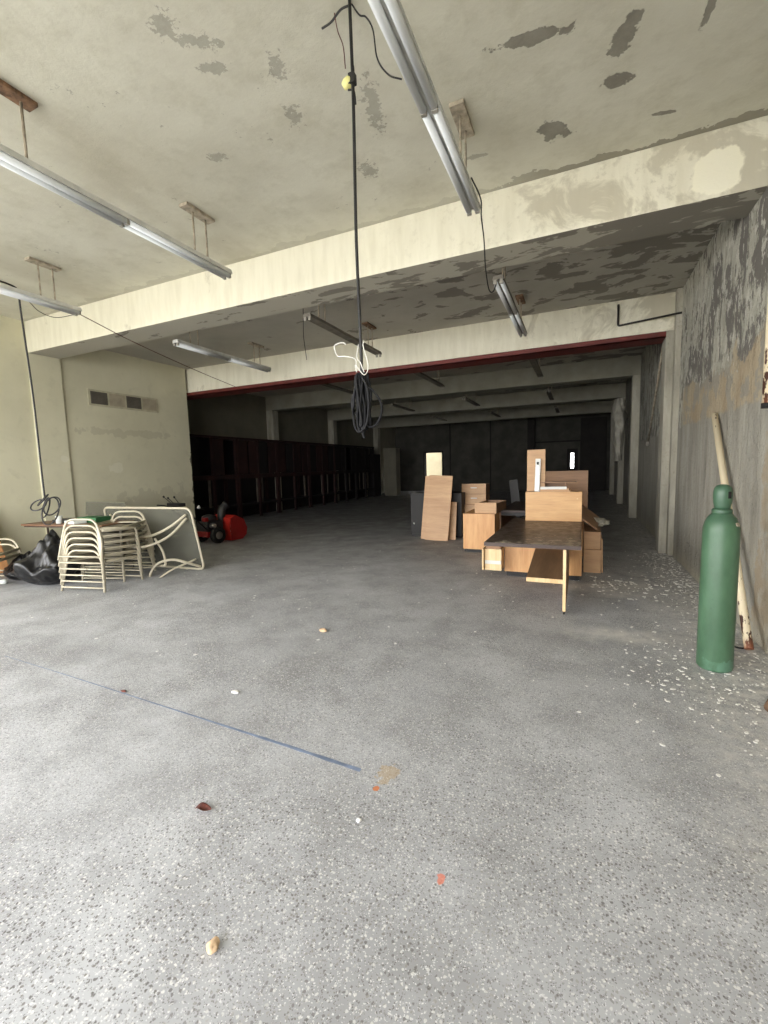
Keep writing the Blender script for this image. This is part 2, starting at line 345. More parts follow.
# ------------------------------------------------------------------ mesh builder
class MB:
    def __init__(s): s.bm = bmesh.new(); s.smooth = False
    def box(s, a, b, mat=None):
        a, b = V(a), V(b); c = (a+b)/2; d = b-a
        r = bmesh.ops.create_cube(s.bm, size=1)
        mt = Matrix.Translation(c) @ Matrix.Diagonal((abs(d.x), abs(d.y), abs(d.z), 1))
        if mat is not None: mt = mat @ mt
        bmesh.ops.transform(s.bm, matrix=mt, verts=r['verts']); return s
    def tube(s, pts, r, n=8, closed=False, caps=True, flat=None):
        pts = [V(p) for p in pts]; N = len(pts); rr = r if isinstance(r, (list, tuple)) else [r]*N
        prev = None; rings = []
        for i, p in enumerate(pts):
            if closed: t = pts[(i+1) % N]-pts[i-1]
            else: t = pts[min(i+1, N-1)]-pts[max(i-1, 0)]
            if t.length < 1e-9: t = V((0, 0, 1))
            t.normalize()
            if prev is None: u = t.orthogonal().normalized() if abs(t.z) > .95 or flat is None else V(flat).cross(t).normalized()
            else:
                u = prev - t*prev.dot(t)
                u = u.normalized() if u.length > 1e-6 else t.orthogonal().normalized()
            prev = u; w = t.cross(u)
            fw = 1.0
            rings.append([s.bm.verts.new(p+(u*cos(2*pi*k/n)+w*sin(2*pi*k/n)*fw)*rr[i]) for k in range(n)])
        for i in range(N if closed else N-1):
            a, b = rings[i], rings[(i+1) % N]
            for k in range(n):
                try: f = s.bm.faces.new((a[k], a[(k+1) % n], b[(k+1) % n], b[k])); f.smooth = True
                except ValueError: pass
        if caps and not closed:
            try: s.bm.faces.new(rings[0][::-1]); s.bm.faces.new(rings[-1])
            except ValueError: pass
        return s
    def lathe(s, prof, n=32, mat=None, close=True):
        rings = []
        for r, z in prof:
            rings.append([s.bm.verts.new((r*cos(2*pi*k/n), r*sin(2*pi*k/n), z)) for k in range(n)])
        vs = [v for q in rings for v in q]
        for a, b in zip(rings, rings[1:]):
            for k in range(n):
                f = s.bm.faces.new((a[k], a[(k+1) % n], b[(k+1) % n], b[k])); f.smooth = True
        if close: s.bm.faces.new(rings[0][::-1]); s.bm.faces.new(rings[-1])
        if mat is not None: bmesh.ops.transform(s.bm, matrix=mat, verts=vs)
        return s
    def prism(s, poly, depth, mat=None):
        """poly: list of (x,z); extruded along +y by depth"""
        a = [s.bm.verts.new((x, 0, z)) for x, z in poly]; b = [s.bm.verts.new((x, depth, z)) for x, z in poly]
        s.bm.faces.new(a); s.bm.faces.new(b[::-1]); n = len(a)
        for k in range(n): s.bm.faces.new((a[k], b[k], b[(k+1) % n], a[(k+1) % n]))
        if mat is not None: bmesh.ops.transform(s.bm, matrix=mat, verts=a+b)
        return s
    def grid(s, fn, nu, nv, thick=None):
        g = [[s.bm.verts.new(fn(i/nu, j/nv)) for j in range(nv+1)] for i in range(nu+1)]
        for i in range(nu):
            for j in range(nv):
                f = s.bm.faces.new((g[i][j], g[i+1][j], g[i+1][j+1], g[i][j+1])); f.smooth = True
        return s
    def build(s, name, mat, parent=None, bevel=0, solid=0, sub=0):
        bmesh.ops.recalc_face_normals(s.bm, faces=s.bm.faces)
        me = bpy.data.meshes.new(name); s.bm.to_mesh(me); s.bm.free(); me.materials.append(M[mat] if isinstance(mat, str) else mat)
        o = bpy.data.objects.new(name, me); C.objects.link(o)
        if parent: o.parent = parent
        if solid: q = o.modifiers.new('s', 'SOLIDIFY'); q.thickness = solid
        if bevel: q = o.modifiers.new('b', 'BEVEL'); q.width = bevel; q.segments = 2; q.limit_method = 'ANGLE'
        if sub: q = o.modifiers.new('u', 'SUBSURF'); q.levels = sub; q.render_levels = sub
        return o
def arc(pts, r=.05, n=5):
    """round the corners of a polyline"""
    pts = [V(p) for p in pts]; out = [pts[0]]
    for a, b, c in zip(pts, pts[1:], pts[2:]):
        d1, d2 = (a-b), (c-b); k = min(r, d1.length*.49, d2.length*.49)
        p, q = b+d1.normalized()*k, b+d2.normalized()*k
        for i in range(n+1):
            t = i/n; out.append(p*(1-t)**2+b*2*t*(1-t)+q*t*t)
    out.append(pts[-1]); return out
def spline(pts, n=8):
    pts = [V(p) for p in pts]; P = [pts[0]*2-pts[1]]+pts+[pts[-1]*2-pts[-2]]; out = []
    for i in range(1, len(P)-2):
        for k in range(n):
            t = k/n; a, b, c, d = P[i-1:i+3]
            out.append(.5*((2*b)+(c-a)*t+(2*a-5*b+4*c-d)*t*t+(3*b-a-3*c+d)*t**3))
    out.append(pts[-1]); return out
def thing(name, label, cat, loc=(0, 0, 0), rz=0, group=None, rot=None):
    o = bpy.data.objects.new(name, None); C.objects.link(o); o.location = loc; o.rotation_euler = rot or (0, 0, rz)
    o.empty_display_size = .1
    return tag(o, label, cat, group)
def tag(o, label, cat, group=None, kind=None):
    o['label'] = label; o['category'] = cat
    if group: o['group'] = group
    if kind: o['kind'] = kind
    return o
def struct(name, mb, mat, label=None, **k):
    o = mb.build(name, mat, **k); o['kind'] = 'structure'
    return o
def dup(root, loc=None, rz=None, label=None, group=None):
    r = root.copy(); C.objects.link(r)
    if loc is not None: r.location = loc
    if rz is not None: r.rotation_euler = (0, 0, rz)
    if label: r['label'] = label
    if group: r['group'] = group
    for ch in list(root.children):
        c = ch.copy(); C.objects.link(c); c.parent = r
        for g in list(ch.children):
            d = g.copy(); C.objects.link(d); d.parent = c
    return r

# ------------------------------------------------------------------ room shell
XR, XC, XL, XL2 = 1.42, 1.23, -9.52, -11.3
ZC, ZC2, ZC3, ZB = 4.5, 4.32, 4.45, 3.93
Y1, Y1b, Y2, Y2b, Y3, Y4, Y5, YB, YF = 5.06, 5.60, 8.78, 9.2, 14.1, 18.7, 23.8, 27.2, -2.8
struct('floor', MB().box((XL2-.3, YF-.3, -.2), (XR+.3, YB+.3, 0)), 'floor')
struct('ground_outside', MB().box((-30, -30, -.22), (30, YF-.3, -.02)).box((-30, YB+.3, -.22), (30, YB+14, -.02)).box((-30, YF-.3, -.22), (XL2-.3, YB+.3, -.02)), 'outside')
struct('ceiling', MB().box((XL2-.3, YF-.3, ZC), (XR+.3, Y1+.2, ZC+.6)), 'ceil')
struct('ceiling_slab', MB().box((XL2-.3, Y1+.2, ZC2), (XR+.3, Y2+.2, ZC+.6)), 'ceil2')
struct('ceiling_slab', MB().box((XL2-.3, Y2+.2, ZC3), (XR+.3, YB+.3, ZC+.6)), 'ceil2')
def beam(y0, y1, zb, zt, x0=XL2, m='beam'): return struct('ceiling_beam', MB().box((x0, y0, zb), (XR, y1, zt)), m, bevel=.006)
beam(Y1, Y1b, ZB, ZC, XL)
beam(Y2, Y2b, 3.72, ZC3)
for y in (Y3, Y4, Y5): beam(y, y+.45, ZB, ZC3, XL2, 'beam_shaded')
struct('trim_1', MB().box((XL2, Y2-.012, 3.62), (XC, Y2+.012, 3.715)).box((XL2, Y2-.012, 3.62), (XC, Y2b, 3.645)), 'red_steel', bevel=.003)
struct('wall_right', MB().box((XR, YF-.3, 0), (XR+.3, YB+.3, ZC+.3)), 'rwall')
struct('wall_left', MB().box((XL-.3, YF-.3, 0), (XL, YF+.4, ZC)).box((XL-.3, YF+.4, 3.4), (XL, 2.0, ZC)).box((XL-.3, 2.0, 0), (XL, Y1, ZC)).box((XL-.3, Y1, 0), (XL, Y1b, ZB+.3)).box((XL-.3, Y1b, 0), (XL, 8.69, ZC)).box((XL2-.3, 8.5, 0), (XL-.2, 8.69, ZC)), 'lwall')  # opening near the entrance is added, out of view, to brighten the left floor
struct('wall_left_inner', MB().box((XL2-.3, 8.69, 0), (XL2, YB+.3, ZC+.3)), 'dimwall')
struct('pilaster_left', MB().box((XL, Y1-.02, 0), (XL+.045, Y1b, ZB-.001)), 'lwall', bevel=.006)
for y in (Y2, Y3, Y4, Y5): struct('column_right', MB().box((XC, y+.005, 0), (XR+.02, y+.36, (3.719 if y == Y2 else ZB-.001))), 'col', bevel=.01)
struct('column_right', MB().box((XR-.08, Y2-.16, 0), (XR+.02, Y2-.002, ZC2)), 'col', bevel=.008)
for y in (Y3, Y4, Y5): struct('column_left', MB().box((XL2-.02, y+.01, 0), (XL2+.3, y+.36, ZB-.001)), 'col', bevel=.01)
# back wall with a doorway and a recessed vestibule
DX0, DX1, DZ = -9.25, -8.12, 2.44
struct('wall_back', MB().box((XL2, YB, 0), (DX0, YB+.25, ZC3)).box((DX0, YB, DZ), (DX1, YB+.25, ZC3)).box((DX1, YB, 0), (-.78, YB+.25, ZC3))
       .box((-.78, YB, 2.36), (-.22, YB+.25, ZC3)).box((-.78, YB, 0), (-.22, YB+.25, .001)).box((-.22, YB, 0), (XR, YB+.25, ZC3)), 'darkwall')
b = MB()
for x in (-7.6, -5.1, -2.75): b.box((x, YB-.06, 0), (x+.06, YB, ZC3))
struct('trim_2', b.box((-2.75, YB-.06, 2.75), (-.1, YB, 2.83)), 'blackwall')
struct('trim_3', MB().box((-2.9, YB-.35, 0), (-2.5, YB-.06, ZC3)), 'blackwall')
struct('wall_panel_right', MB().box((-.1, YB-.25, 0), (1.2, YB-.02, 4.0)), 'blackwall')
f = struct('door_1', MB().box((DX0-.09, YB-.05, 0), (DX0, YB+.27, DZ+.09)).box((DX1, YB-.05, 0), (DX1+.09, YB+.27, DZ+.09)).box((DX0, YB-.05, DZ), (DX1, YB+.27, DZ+.09)), 'blackwall')
f = struct('door_2', MB().box((-.78, YB+.05, 0), (-.6, YB+.1, 2.36)).box((-.42, YB+.05, 0), (-.22, YB+.1, 2.36)).box((-.6, YB+.05, 0), (-.42, YB+.1, 1.25)).box((-.6, YB+.05, 2.12), (-.42, YB+.1, 2.36)), 'blackwall')
MB().box((-.6, YB+.07, 1.25), (-.42, YB+.08, 2.12)).build('door_glass', 'pane', f)
struct('wall_yard', MB().box((-11.5, YB+2.2, 0), (-6.2, YB+2.4, 3.2)), 'cream')
# entrance side, behind the photographer; unseen pier widened, right end closed to shape light
struct('wall_front', MB().box((XL2-.3, YF-.3, 3.9), (XR+.3, YF, ZC)).box((XL2-.3, YF-.3, 0), (-9.1, YF, 3.9)).box((-3.55, YF-.3, 0), (-2.65, YF, 3.9)).box((.3, YF-.3, 0), (XR+.3, YF, 3.9)), 'lwall')

# wall vent
v = thing('wall_vent', 'long four-panel louvred vent high on the cream wall', 'vent', (XL, 6.12, 3.11))
MB().box((0, -.02, -.02), (.02, 1.66, .32)).build('vent_frame', 'vent_frame', v, bevel=.005)
for k in range(4):
    y0 = .03+k*.405
    m = MB(); m.box((.018, y0, .02), (.024, y0+.365, .28))
    for j in range(8): m.box((.02, y0+.01, .03+j*.031), (.034, y0+.355, .044+j*.031))
    m.build('louvre_panel', 'grey_vent' if k in (0, 2) else 'vent_pale', v)

# ------------------------------------------------------------------ fluorescent fixtures
def fixture(label, x, y0, y1, zf, zc, mat='fixture', tubes=True, yaw=0., group=None):
    L = y1-y0
    t = thing('fluorescent_light', label, 'ceiling light', (x, y0, zf), yaw, group)
    m = MB(); m.prism([(-.07, .0), (-.055, .055), (.055, .055), (.07, 0), (.03, .008), (-.03, .008)], L); m.build('housing', mat, t)
    for s in (-1, 1):
        if tubes:
            for a, b_ in ((.03, L/2-.02), (L/2+.02, L-.03)): MB().tube([(s*.038, a, -.018), (s*.038, b_, -.018)], .026, 12).build('tube', 'tube', t)
    for yy in ((0, L/2-.02, L-.04) if tubes else (0, L-.04)):
        for s in (-1, 1): MB().box((s*.038-.02, yy, -.046), (s*.038+.02, yy+.03, .01)).build('tube_socket', 'socket', t, bevel=.004)
    for f in (.16, .84):
        y = f*L; h = zc-zf
        p = MB().box((-.06, y-.2, h-.035), (.06, y+.2, h-.002)).build('mounting_plate', 'rusty' if mat != 'fixture' or f < .5 else 'bracket', t, bevel=.006)
        for q in (-.07, .11): MB().tube([(0, y+q, .05), (0, y+q, h-.03)], .011, 6).build('hanger_rod', 'bracket', t)
    return t
fixture('long twin-tube ceiling light hanging nearest the entrance above the middle of the room', -.96, 1.72, 4.36, 3.98, ZC)
fixture('long ceiling light left of the hanging cord, on two rusty hangers', -3.95, 1.70, 4.36, 3.98, ZC)
fixture('ceiling light by the cream wall with a black cord draped over it', -6.72, 1.65, 4.30, 3.98, ZC)
fixture('light fixture behind the first beam with a broken white socket end, above the desks', -.97, 5.72, 8.26, 3.85, ZC2, 'fixture_dark')
fixture('light fixture behind the first beam, just left of the cable coil', -3.74, 5.72, 8.26, 3.85, ZC2, 'fixture_dark', False)
fixture('light fixture behind the first beam, closest to the cream wall', -6.44, 5.72, 8.22, 3.85, ZC2, 'fixture')
rows = [(-1.02, 'right'), (-3.68, 'middle'), (-6.34, 'left')]
nm = ['third', 'fourth', 'fifth']
for i, (a, z) in enumerate(((9.75, 12.5), (14.95, 17.3), (19.6, 22.0))):
    for x, side in rows:
        fixture('dark ceiling light in the %s row, %s bay back from the entrance' % (side, nm[i]), x, a, z, 3.85, ZC3, 'fixture_dark', False)

# ------------------------------------------------------------------ cords and wires
def wire(name, label, cat, pts, r, mat, n=8, sp=True):
    o = MB().tube(spline(pts, n) if sp else pts, r, 6).build(name, mat); return tag(o, label, cat)
t = thing('hanging_cable', 'thick black cable hanging from the ceiling and ending in a tied coil', 'cable', (-1.36, 2.71, 1.9))
MB().tube(spline([(0, 0, 2.6), (.004, 0, 2.0), (-.006, 0, 1.2), (.003, 0, .5), (0, 0, .25)], 8), .011, 8).build('cable', 'cable', t)
random.seed(4)
m = MB()
for k in range(13):
    a = random.uniform(0, 2*pi); w = random.uniform(.015, .05); ox = random.uniform(-.03, .03); oy = random.uniform(-.03, .03)
    top = .36-random.uniform(0, .04); bot = random.uniform(-.05, .04)
    pts = []
    for q in range(28):
        an = 2*pi*q/28; pts.append((ox+w*cos(an)*cos(a)+.014*sin(2*an+k*1.7), oy+w*cos(an)*sin(a), (top+bot)/2+(top-bot)/2*sin(an)+.012*sin(3*an+k)))
    m.tube(pts, .0085, 6, closed=True)
m.tube(spline([(-.02, 0, .30), (.07, 0, .24), (.135, .01, .14), (.12, .01, .04), (.06, 0, -.01), (-.01, 0, .06), (-.03, 0, .2)], 8), .0085, 6)
m.tube(spline([(0, 0, .3), (-.07, 0, .2), (-.075, 0, .12), (-.03, 0, .06), (0, 0, -.06), (.01, 0, -.08)], 8), .0085, 6)
m.build('coil', 'cable_grey', t)
MB().tube(spline([(-.035, 0, .36), (-.03, -.03, .40), (.0, -.04, .37), (.035, -.03, .33), (.05, 0, .37), (.045, .0, .43), (.02, 0, .52), (.025, 0, .56)], 7), .0035, 6)\
    .tube(spline([(.03, -.02, .35), (.01, -.03, .41), (-.02, -.02, .45), (-.015, 0, .54)], 7), .0035, 6)\
    .tube(spline([(-.035, 0, .37), (-.04, 0, .44), (-.07, 0, .46), (-.12, 0, .475), (-.18, 0, .485), (-.20, 0, .55), (-.17, 0, .565), (-.13, 0, .565), (-.11, 0, .55)], 7), .0035, 6).build('tie_wire', 'white_wire', t)
m = MB(); m.lathe([(.0, -.03), (.02, -.03), (.03, -.01), (.03, .02), (.018, .035), (0, .035)], 14, Matrix.Translation((-.035, 0, 2.14)) @ Matrix.Rotation(radians(70), 4, 'Y'), close=False)
pl = m.build('socket', 'yellow_plug', t)
MB().tube(spline([(-.02, 0, 2.12), (.0, .0, 2.16), (.012, 0, 2.20), (.0, 0, 2.28)], 5), .007, 6).tube(spline([(-.03, 0, 2.1), (.01, 0, 2.08), (.02, 0, 2.0)], 5), .006, 6).box((-.018, -.02, 2.12), (.022, .02, 2.18)).build('splice_tape', 'cable', pl)
wire('loose_wire', 'thin black wire running from the ceiling cable to the nearest long light', 'wire', [(-1.35, 2.72, 4.48), (-1.30, 2.72, 4.40), (-1.26, 2.73, 4.38), (-1.22, 2.74, 4.30), (-1.20, 2.75, 4.14), (-1.14, 2.78, 4.05), (-1.06, 2.8, 4.01)], .005, 'cable')
wire('ceiling_wire', 'short black wire stub across the ceiling left of the hanging cable', 'wire', [(-1.36, 2.71, 4.47), (-1.42, 2.70, 4.46), (-1.50, 2.72, 4.44), (-1.58, 2.74, 4.45)], .007, 'cable')
wire('frayed_wire', 'thin frayed brown wire dangling left of the hanging cable', 'wire', [(-1.47, 2.71, 4.47), (-1.45, 2.71, 4.36), (-1.41, 2.70, 4.25), (-1.40, 2.70, 4.12)], .0035, 'red_wire')
wire('light_feed_cord', 'black cord hanging from the long twin-tube light across the first beam', 'cord', [(-.90, 4.0, 4.05), (-.88, 4.28, 4.02), (-.90, 4.40, 3.93), (-.92, 4.62, 3.83), (-.98, 5.0, 3.72), (-1.03, 5.45, 3.66), (-1.02, 5.66, 3.70), (-.99, 5.76, 3.84)], .007, 'cable')
wire('thin_wire', 'thin dark wire dangling from a fixture behind the first beam', 'wire', [(-3.98, 6.0, 4.325), (-3.99, 6.0, 3.95), (-4.0, 6.0, 3.7), (-3.98, 6.0, 3.5), (-3.96, 6.0, 3.32)], .005, 'cable')
wire('red_wire', 'thin red-brown wire strung from the light by the cream wall to the red steel', 'wire', [(-6.9, 3.75, 4.02), (-6.85, 4.0, 4.07), (-6.72, 4.25, 3.97), (-6.95, 5.3, 3.84), (-7.35, 6.9, 3.74), (-7.88, 8.72, 3.70)], .007, 'red_wire')
wire('sagging_wire', 'thin dark wire sagging below the light by the cream wall', 'wire', [(-6.84, 3.72, 3.97), (-6.86, 3.85, 3.88), (-6.85, 4.05, 3.86), (-6.75, 4.27, 3.95)], .005, 'cable')
t = thing('draped_cord', 'black cord hanging from a light down to a knotted bunch over the folding table', 'cord', (-6.9, 3.69, 1.2))
MB().tube(spline([(.1, -.9, 2.86), (.16, -.5, 2.88), (.15, -.2, 2.88), (.08, -.1, 2.83), (.02, -.06, 2.6), (-.02, 0, 1.5), (-.01, 0, .5), (0, 0, .12)], 10), .012, 8).build('cord', 'cable', t)
m = MB()
for (cx, cz, a, b_, an) in ((-.10, .02, .16, .075, .1), (-.03, .09, .10, .06, .6), (.06, -.07, .085, .19, .1), (.09, .0, .06, .13, -.3), (.0, -.02, .05, .14, .3)):
    pts = []
    for q in range(26):
        e = 2*pi*q/26; x, z = a*cos(e), b_*sin(e); pts.append(((cx+x*cos(an)-z*sin(an))*.85, .06*sin(e+cx*9)-(cx+x*cos(an))*.45*-1, cz+x*sin(an)+z*cos(an)))
    m.tube(pts, .010, 6, closed=True)
m.build('knotted_loops', 'cable', t)

o = MB().tube(arc([(.52, Y2-.03, 4.25), (.52, Y2-.03, 3.90), (XR-.01, Y2-.19, 3.93)], .03, 3), .016, 8).build('black_conduit', 'conduit'); tag(o, 'L-shaped black conduit across the beam beside the right wall', 'pipe')
t = thing('wall_conduit', 'thin pale pipe hanging at a slant on the right wall past the column', 'pipe', (1.40, 12.0, 2.03))
MB().tube([(0, 0, 0), (-.01, -1.44, 1.40), (-.005, -1.9, 1.95)], .024, 8).build('pipe', 'bracket', t)
MB().box((-.05, -.05, -.09), (.02, .05, .01)).build('junction_box', 'fixture_dark', t, bevel=.006)
t = thing('downpipe', 'cream downpipe with a broken dark end at the right edge', 'pipe', (1.335, 4.47, 2.0))
MB().tube([(0, 0, .03), (0, 0, 2.48)], .045, 16).build('pipe', 'pole', t)
MB().tube([(0, 0, 0), (0, 0, .04)], .047, 16).build('broken_end', 'hole', t)
m = MB()
def sheetf(u, v):
    a = u*2*pi; z = -v*2.0; r = .2*(.55+.45*sin(pi*min(1, v*1.1+.15)))*(1+.55*noise.noise(V((cos(a)*2, sin(a)*2, v*9))))
    return (r*cos(a)*.9, r*sin(a)*1.4, z)
m.grid(sheetf, 28, 24); bmesh.ops.remove_doubles(m.bm, verts=m.bm.verts, dist=1e-4)
tag(m.build('plastic_sheet_bundle', 'sheet'), 'crumpled pale plastic bundle hung on a far right column', 'bundle').location = (1.08, 16.4, 3.6)

# ------------------------------------------------------------------ gas cylinder and leaning pole
t = thing('gas_cylinder', 'tall green gas cylinder with domed cap standing near the right wall', 'gas cylinder', (.965, 4.03, 0), .0)
MB().lathe([(.105, 0), (.115, .012), (.117, .03), (.117, .55), (.1172, .56), (.1172, .96), (.116, .97), (.1168, 1.06), (.114, 1.10), (.104, 1.14), (.088, 1.175), (.068, 1.2), (.056, 1.215)], 40).build('cylinder_body', 'bottle', t)
MB().lathe([(.06, 1.2), (.064, 1.21), (.064, 1.232), (.058, 1.24)], 32).build('neck_ring', 'bottle', t)
cp_ = MB().lathe([(.050, 1.235), (.052, 1.26), (.058, 1.29), (.0605, 1.33), (.060, 1.365), (.054, 1.395), (.040, 1.414), (.018, 1.422), (.004, 1.423)], 32).build('valve_cap', 'bottle', t)
m = MB(); an = radians(-60)
m.box((-.012, -.004, -.026), (.012, .004, .026), Matrix.Translation((.0595*cos(an), .0595*sin(an), 1.345)) @ Matrix.Rotation(an+pi/2, 4, 'Z')); m.build('cap_slot', 'hole', cp_, bevel=.003)
an = radians(-40); MB().box((-.018, -.003, -.014), (.018, .003, .014), Matrix.Translation((.107*cos(an), .107*sin(an), 1.13)) @ Matrix.Rotation(an+pi/2, 4, 'Z') @ Matrix.Rotation(radians(-28), 4, 'X')).build('paper_tag', 'bracket', t)
# leaning pole from (1.33,4.46,0) to (1.38,6.22,2.07)
p0, p1 = V((1.30, 4.46, .0)), V((1.375, 6.22, 2.09)); d = p1-p0
o = MB().lathe([(.026, 0.0), (.033, .003), (.033, d.length-.002), (.026, d.length)], 18).build('leaning_pole', 'pole')
o.rotation_euler = V((0, 0, 1)).rotation_difference(d).to_euler(); o.location = p0+V((0, .0, .022))
tag(o, 'chipped cream steel pole leaning on the right wall behind the green cylinder', 'pole')
m = MB(); m.lathe([(.09, 0), (.092, .01), (.055, .12), (.03, .16), (.028, .3), (.012, .31)], 20)
o = m.build('rusty_post_foot', 'rusty'); o.location = (1.19, 3.44, 0); tag(o, 'rusty brown cone-shaped post foot at the right edge', 'post foot')
o = wire('floor_hose', 'short dark cable end lying by the wall behind the cylinder', 'cable', [(1.12, 4.62, .012), (1.22, 4.5, .012), (1.3, 4.52, .012), (1.38, 4.7, .012)], .008, 'cable')

# ------------------------------------------------------------------ desk cluster
def panel(name, label, cat, a, b, mat, rot=None, loc=None, bev=.003, parent=None):
    o = MB().box(a, b).build(name, mat, parent, bevel=bev)
    if loc: o.location = loc
    if rot: o.rotation_euler = rot
    if label: tag(o, label, cat)
    return o
# big desk: origin at its near left corner on the floor
t = thing('office_desk', 'oak desk with dusty dark top, end panel towards the camera and low shelf', 'desk', (-1.0, 4.95, 0))
MB().box((.004, .01, .70), (1.006, 2.42, .742)).build('desk_top', 'desktop', t, bevel=.004)
MB().box((0, 0, .70), (1.01, .01, .741)).box((0, .01, .70), (.004, 2.42, .741)).box((1.006, .01, .70), (1.01, 2.42, .741)).build('edge_strip', 'edge_brown', t)
MB().box((.835, -.02, .035), (.865, 1.35, .70)).build('end_panel', 'oak_b', t)
MB().box((.835, -.026, .035), (.865, -.02, .70)).build('end_panel_edging', 'oak_edge', t)
MB().box((.842, -.02, 0), (.858, .05, .035)).build('foot_glide', 'black_lam', t, bevel=.003)
TM = Matrix.Translation((0, .30, .285)) @ Matrix.Rotation(radians(7.5), 4, 'X')
s = MB().box((.43, 0, -.015), (.834, 1.15, .015), TM).build('low_shelf', 'oak_top', t)
MB().box((.43, -.008, -.035), (.834, 0, .016), TM).build('shelf_edging', 'oak_edge', s)
p = MB().box((.0, 1.47, .07), (1.02, 2.3, .70)).build('pedestal', 'oak', t, bevel=.002)
MB().box((.02, 1.50, 0), (1.0, 2.28, .07)).build('plinth', 'black_lam', p)
dr = MB().box((-.235, 1.22, .13), (-.005, 1.235, .43)).box((-.235, 1.235, .13), (-.227, 1.47, .43)).box((-.013, 1.235, .13), (-.005, 1.47, .43)).box((-.235, 1.235, .13), (-.005, 1.47, .145)).build('open_drawer', 'oak_edge', t)
MB().box((-.23, 1.212, .22), (-.01, 1.22, .27)).build('drawer_rail', 'white_metal', dr)
MB().box((-.262, 1.16, .14), (-.242, 1.47, .44), Matrix.Translation((0, 0, 0))).build('side_panel', 'oak_edge', t)
MB().box((-.225, 1.25, .43), (-.02, 1.46, .52), Matrix.Translation((0, 0, 0))).build('drawer_frame', 'oak_b', dr)
# things on it
ox, oy, oz = -.78, 7.02, .742
t = thing('cabinet_carcass', 'oak box with a wide front panel lying on the back of the dusty desk', 'cabinet', (ox, oy, oz))
MB().box((0, 0, 0), (.79, .022, .44)).build('front_panel', 'oak_h', t, bevel=.002)
MB().box((.0, .022, 0), (.79, .34, .43)).build('carcass', 'oak_b', t)
MB().box((.72, -.004, .33), (.735, 0, .345)).build('screw_cover', 'oak_edge', t)
o = panel('upright_board', 'narrow oak board standing upright on the box behind the dusty desk', 'board', (0, 0, 0), (.265, .022, .64), 'oak_p', rot=(radians(-3), 0, 0), loc=(-.775, 7.14, 1.183))
t = thing('drawer_slide', 'white metal drawer slide leaning against the narrow upright board', 'drawer slide', (-.66, 7.09, 1.183), rot=(radians(-3), radians(1.5), 0))
MB().box((0, 0, 0), (.075, .012, .50)).build('slide_rail', 'white_metal', t, bevel=.002)
MB().box((.018, -.004, .03), (.055, 0, .38)).build('inner_channel', 'alu', t)
MB().box((.022, -.006, .41), (.05, -.002, .45)).box((.03, -.006, .05), (.045, -.003, .065)).build('slot', 'hole', t)
t = thing('keyboard_tray', 'white-edged shallow tray lying on the oak box beside the upright board', 'tray', (-.57, 7.04, 1.183))
MB().box((0, 0, .0), (.42, .3, .018)).box((0, .0, .018), (.40, .02, .05)).build('tray_base', 'oak_p', t, bevel=.002)
MB().box((0, -.004, .035), (.37, .02, .075)).build('white_lip', 'white_metal', t, bevel=.003)
MB().box((0, .26, .018), (.36, .28, .13)).box((.345, .02, .018), (.362, .28, .13)).box((-.0, .02, .13), (.5, .28, .142)).build('tray_sides', 'oak_b', t)
panel('tall_board', 'large brown board standing upright behind the desk pile', 'board', (0, 0, 0), (.80, .03, 1.47), 'oak_b', loc=(-.70, 8.2, 0), rot=(radians(-2), 0, 0))
t = thing('oak_cabinet', 'low oak cabinet with two-tier panels just right of the dusty desk', 'cabinet', (.045, 6.98, 0))
MB().box((0, 0, 0), (.23, .022, .34)).build('front_panel', 'oak_p', t, bevel=.002)
MB().box((0, .012, .345), (.215, .03, .60)).build('upper_panel', 'oak_p', t, bevel=.002)
MB().box((0, .03, 0), (.225, 1.0, .60)).build('carcass', 'oak_b', t)
panel('leaning_brown_board', 'brown board lying aslant from the tall board onto the right cabinet', 'board', (0, 0, 0), (.42, 1.0, .02), 'oak_b', loc=(.09, 7.05, .605), rot=(radians(5), radians(38), 0)).location = (-.12, 7.08, .87)
panel('thin_oak_panel', 'thin oak panel leaning on the right end of the low cabinet', 'panel', (0, 0, 0), (.02, .9, .5), 'oak_p', loc=(.285, 7.02, 0), rot=(0, radians(-1.5), 0))
m = MB(); bmesh.ops.create_icosphere(m.bm, subdivisions=3, radius=1)
for v_ in m.bm.verts:
    k = 1+.35*noise.noise(v_.co*2.3); v_.co = V((v_.co.x*.17*k, v_.co.y*.2*k, v_.co.z*.07*k+.05))
o = m.build('plastic_bag', 'sheet'); o.location = (.23, 7.75, .60); tag(o, 'crumpled clear plastic bag behind the low right cabinet', 'plastic bag')
# second desk
t = thing('office_desk', 'second dark-topped desk behind the dusty one, partly hidden', 'desk', (-1.42, 8.5, 0))
MB().box((0, 0, .70), (.62, 2.1, .742)).build('desk_top', 'edge_brown', t, bevel=.006)
MB().box((.0, .02, .64), (.62, .05, .70)).build('apron', 'charcoal', t)
MB().box((.0, .0, 0), (.03, 2.08, .70)).build('end_panel', 'oak_b', t)
MB().box((.59, .05, 0), (.62, 2.08, .70)).build('end_panel', 'oak_b', t)
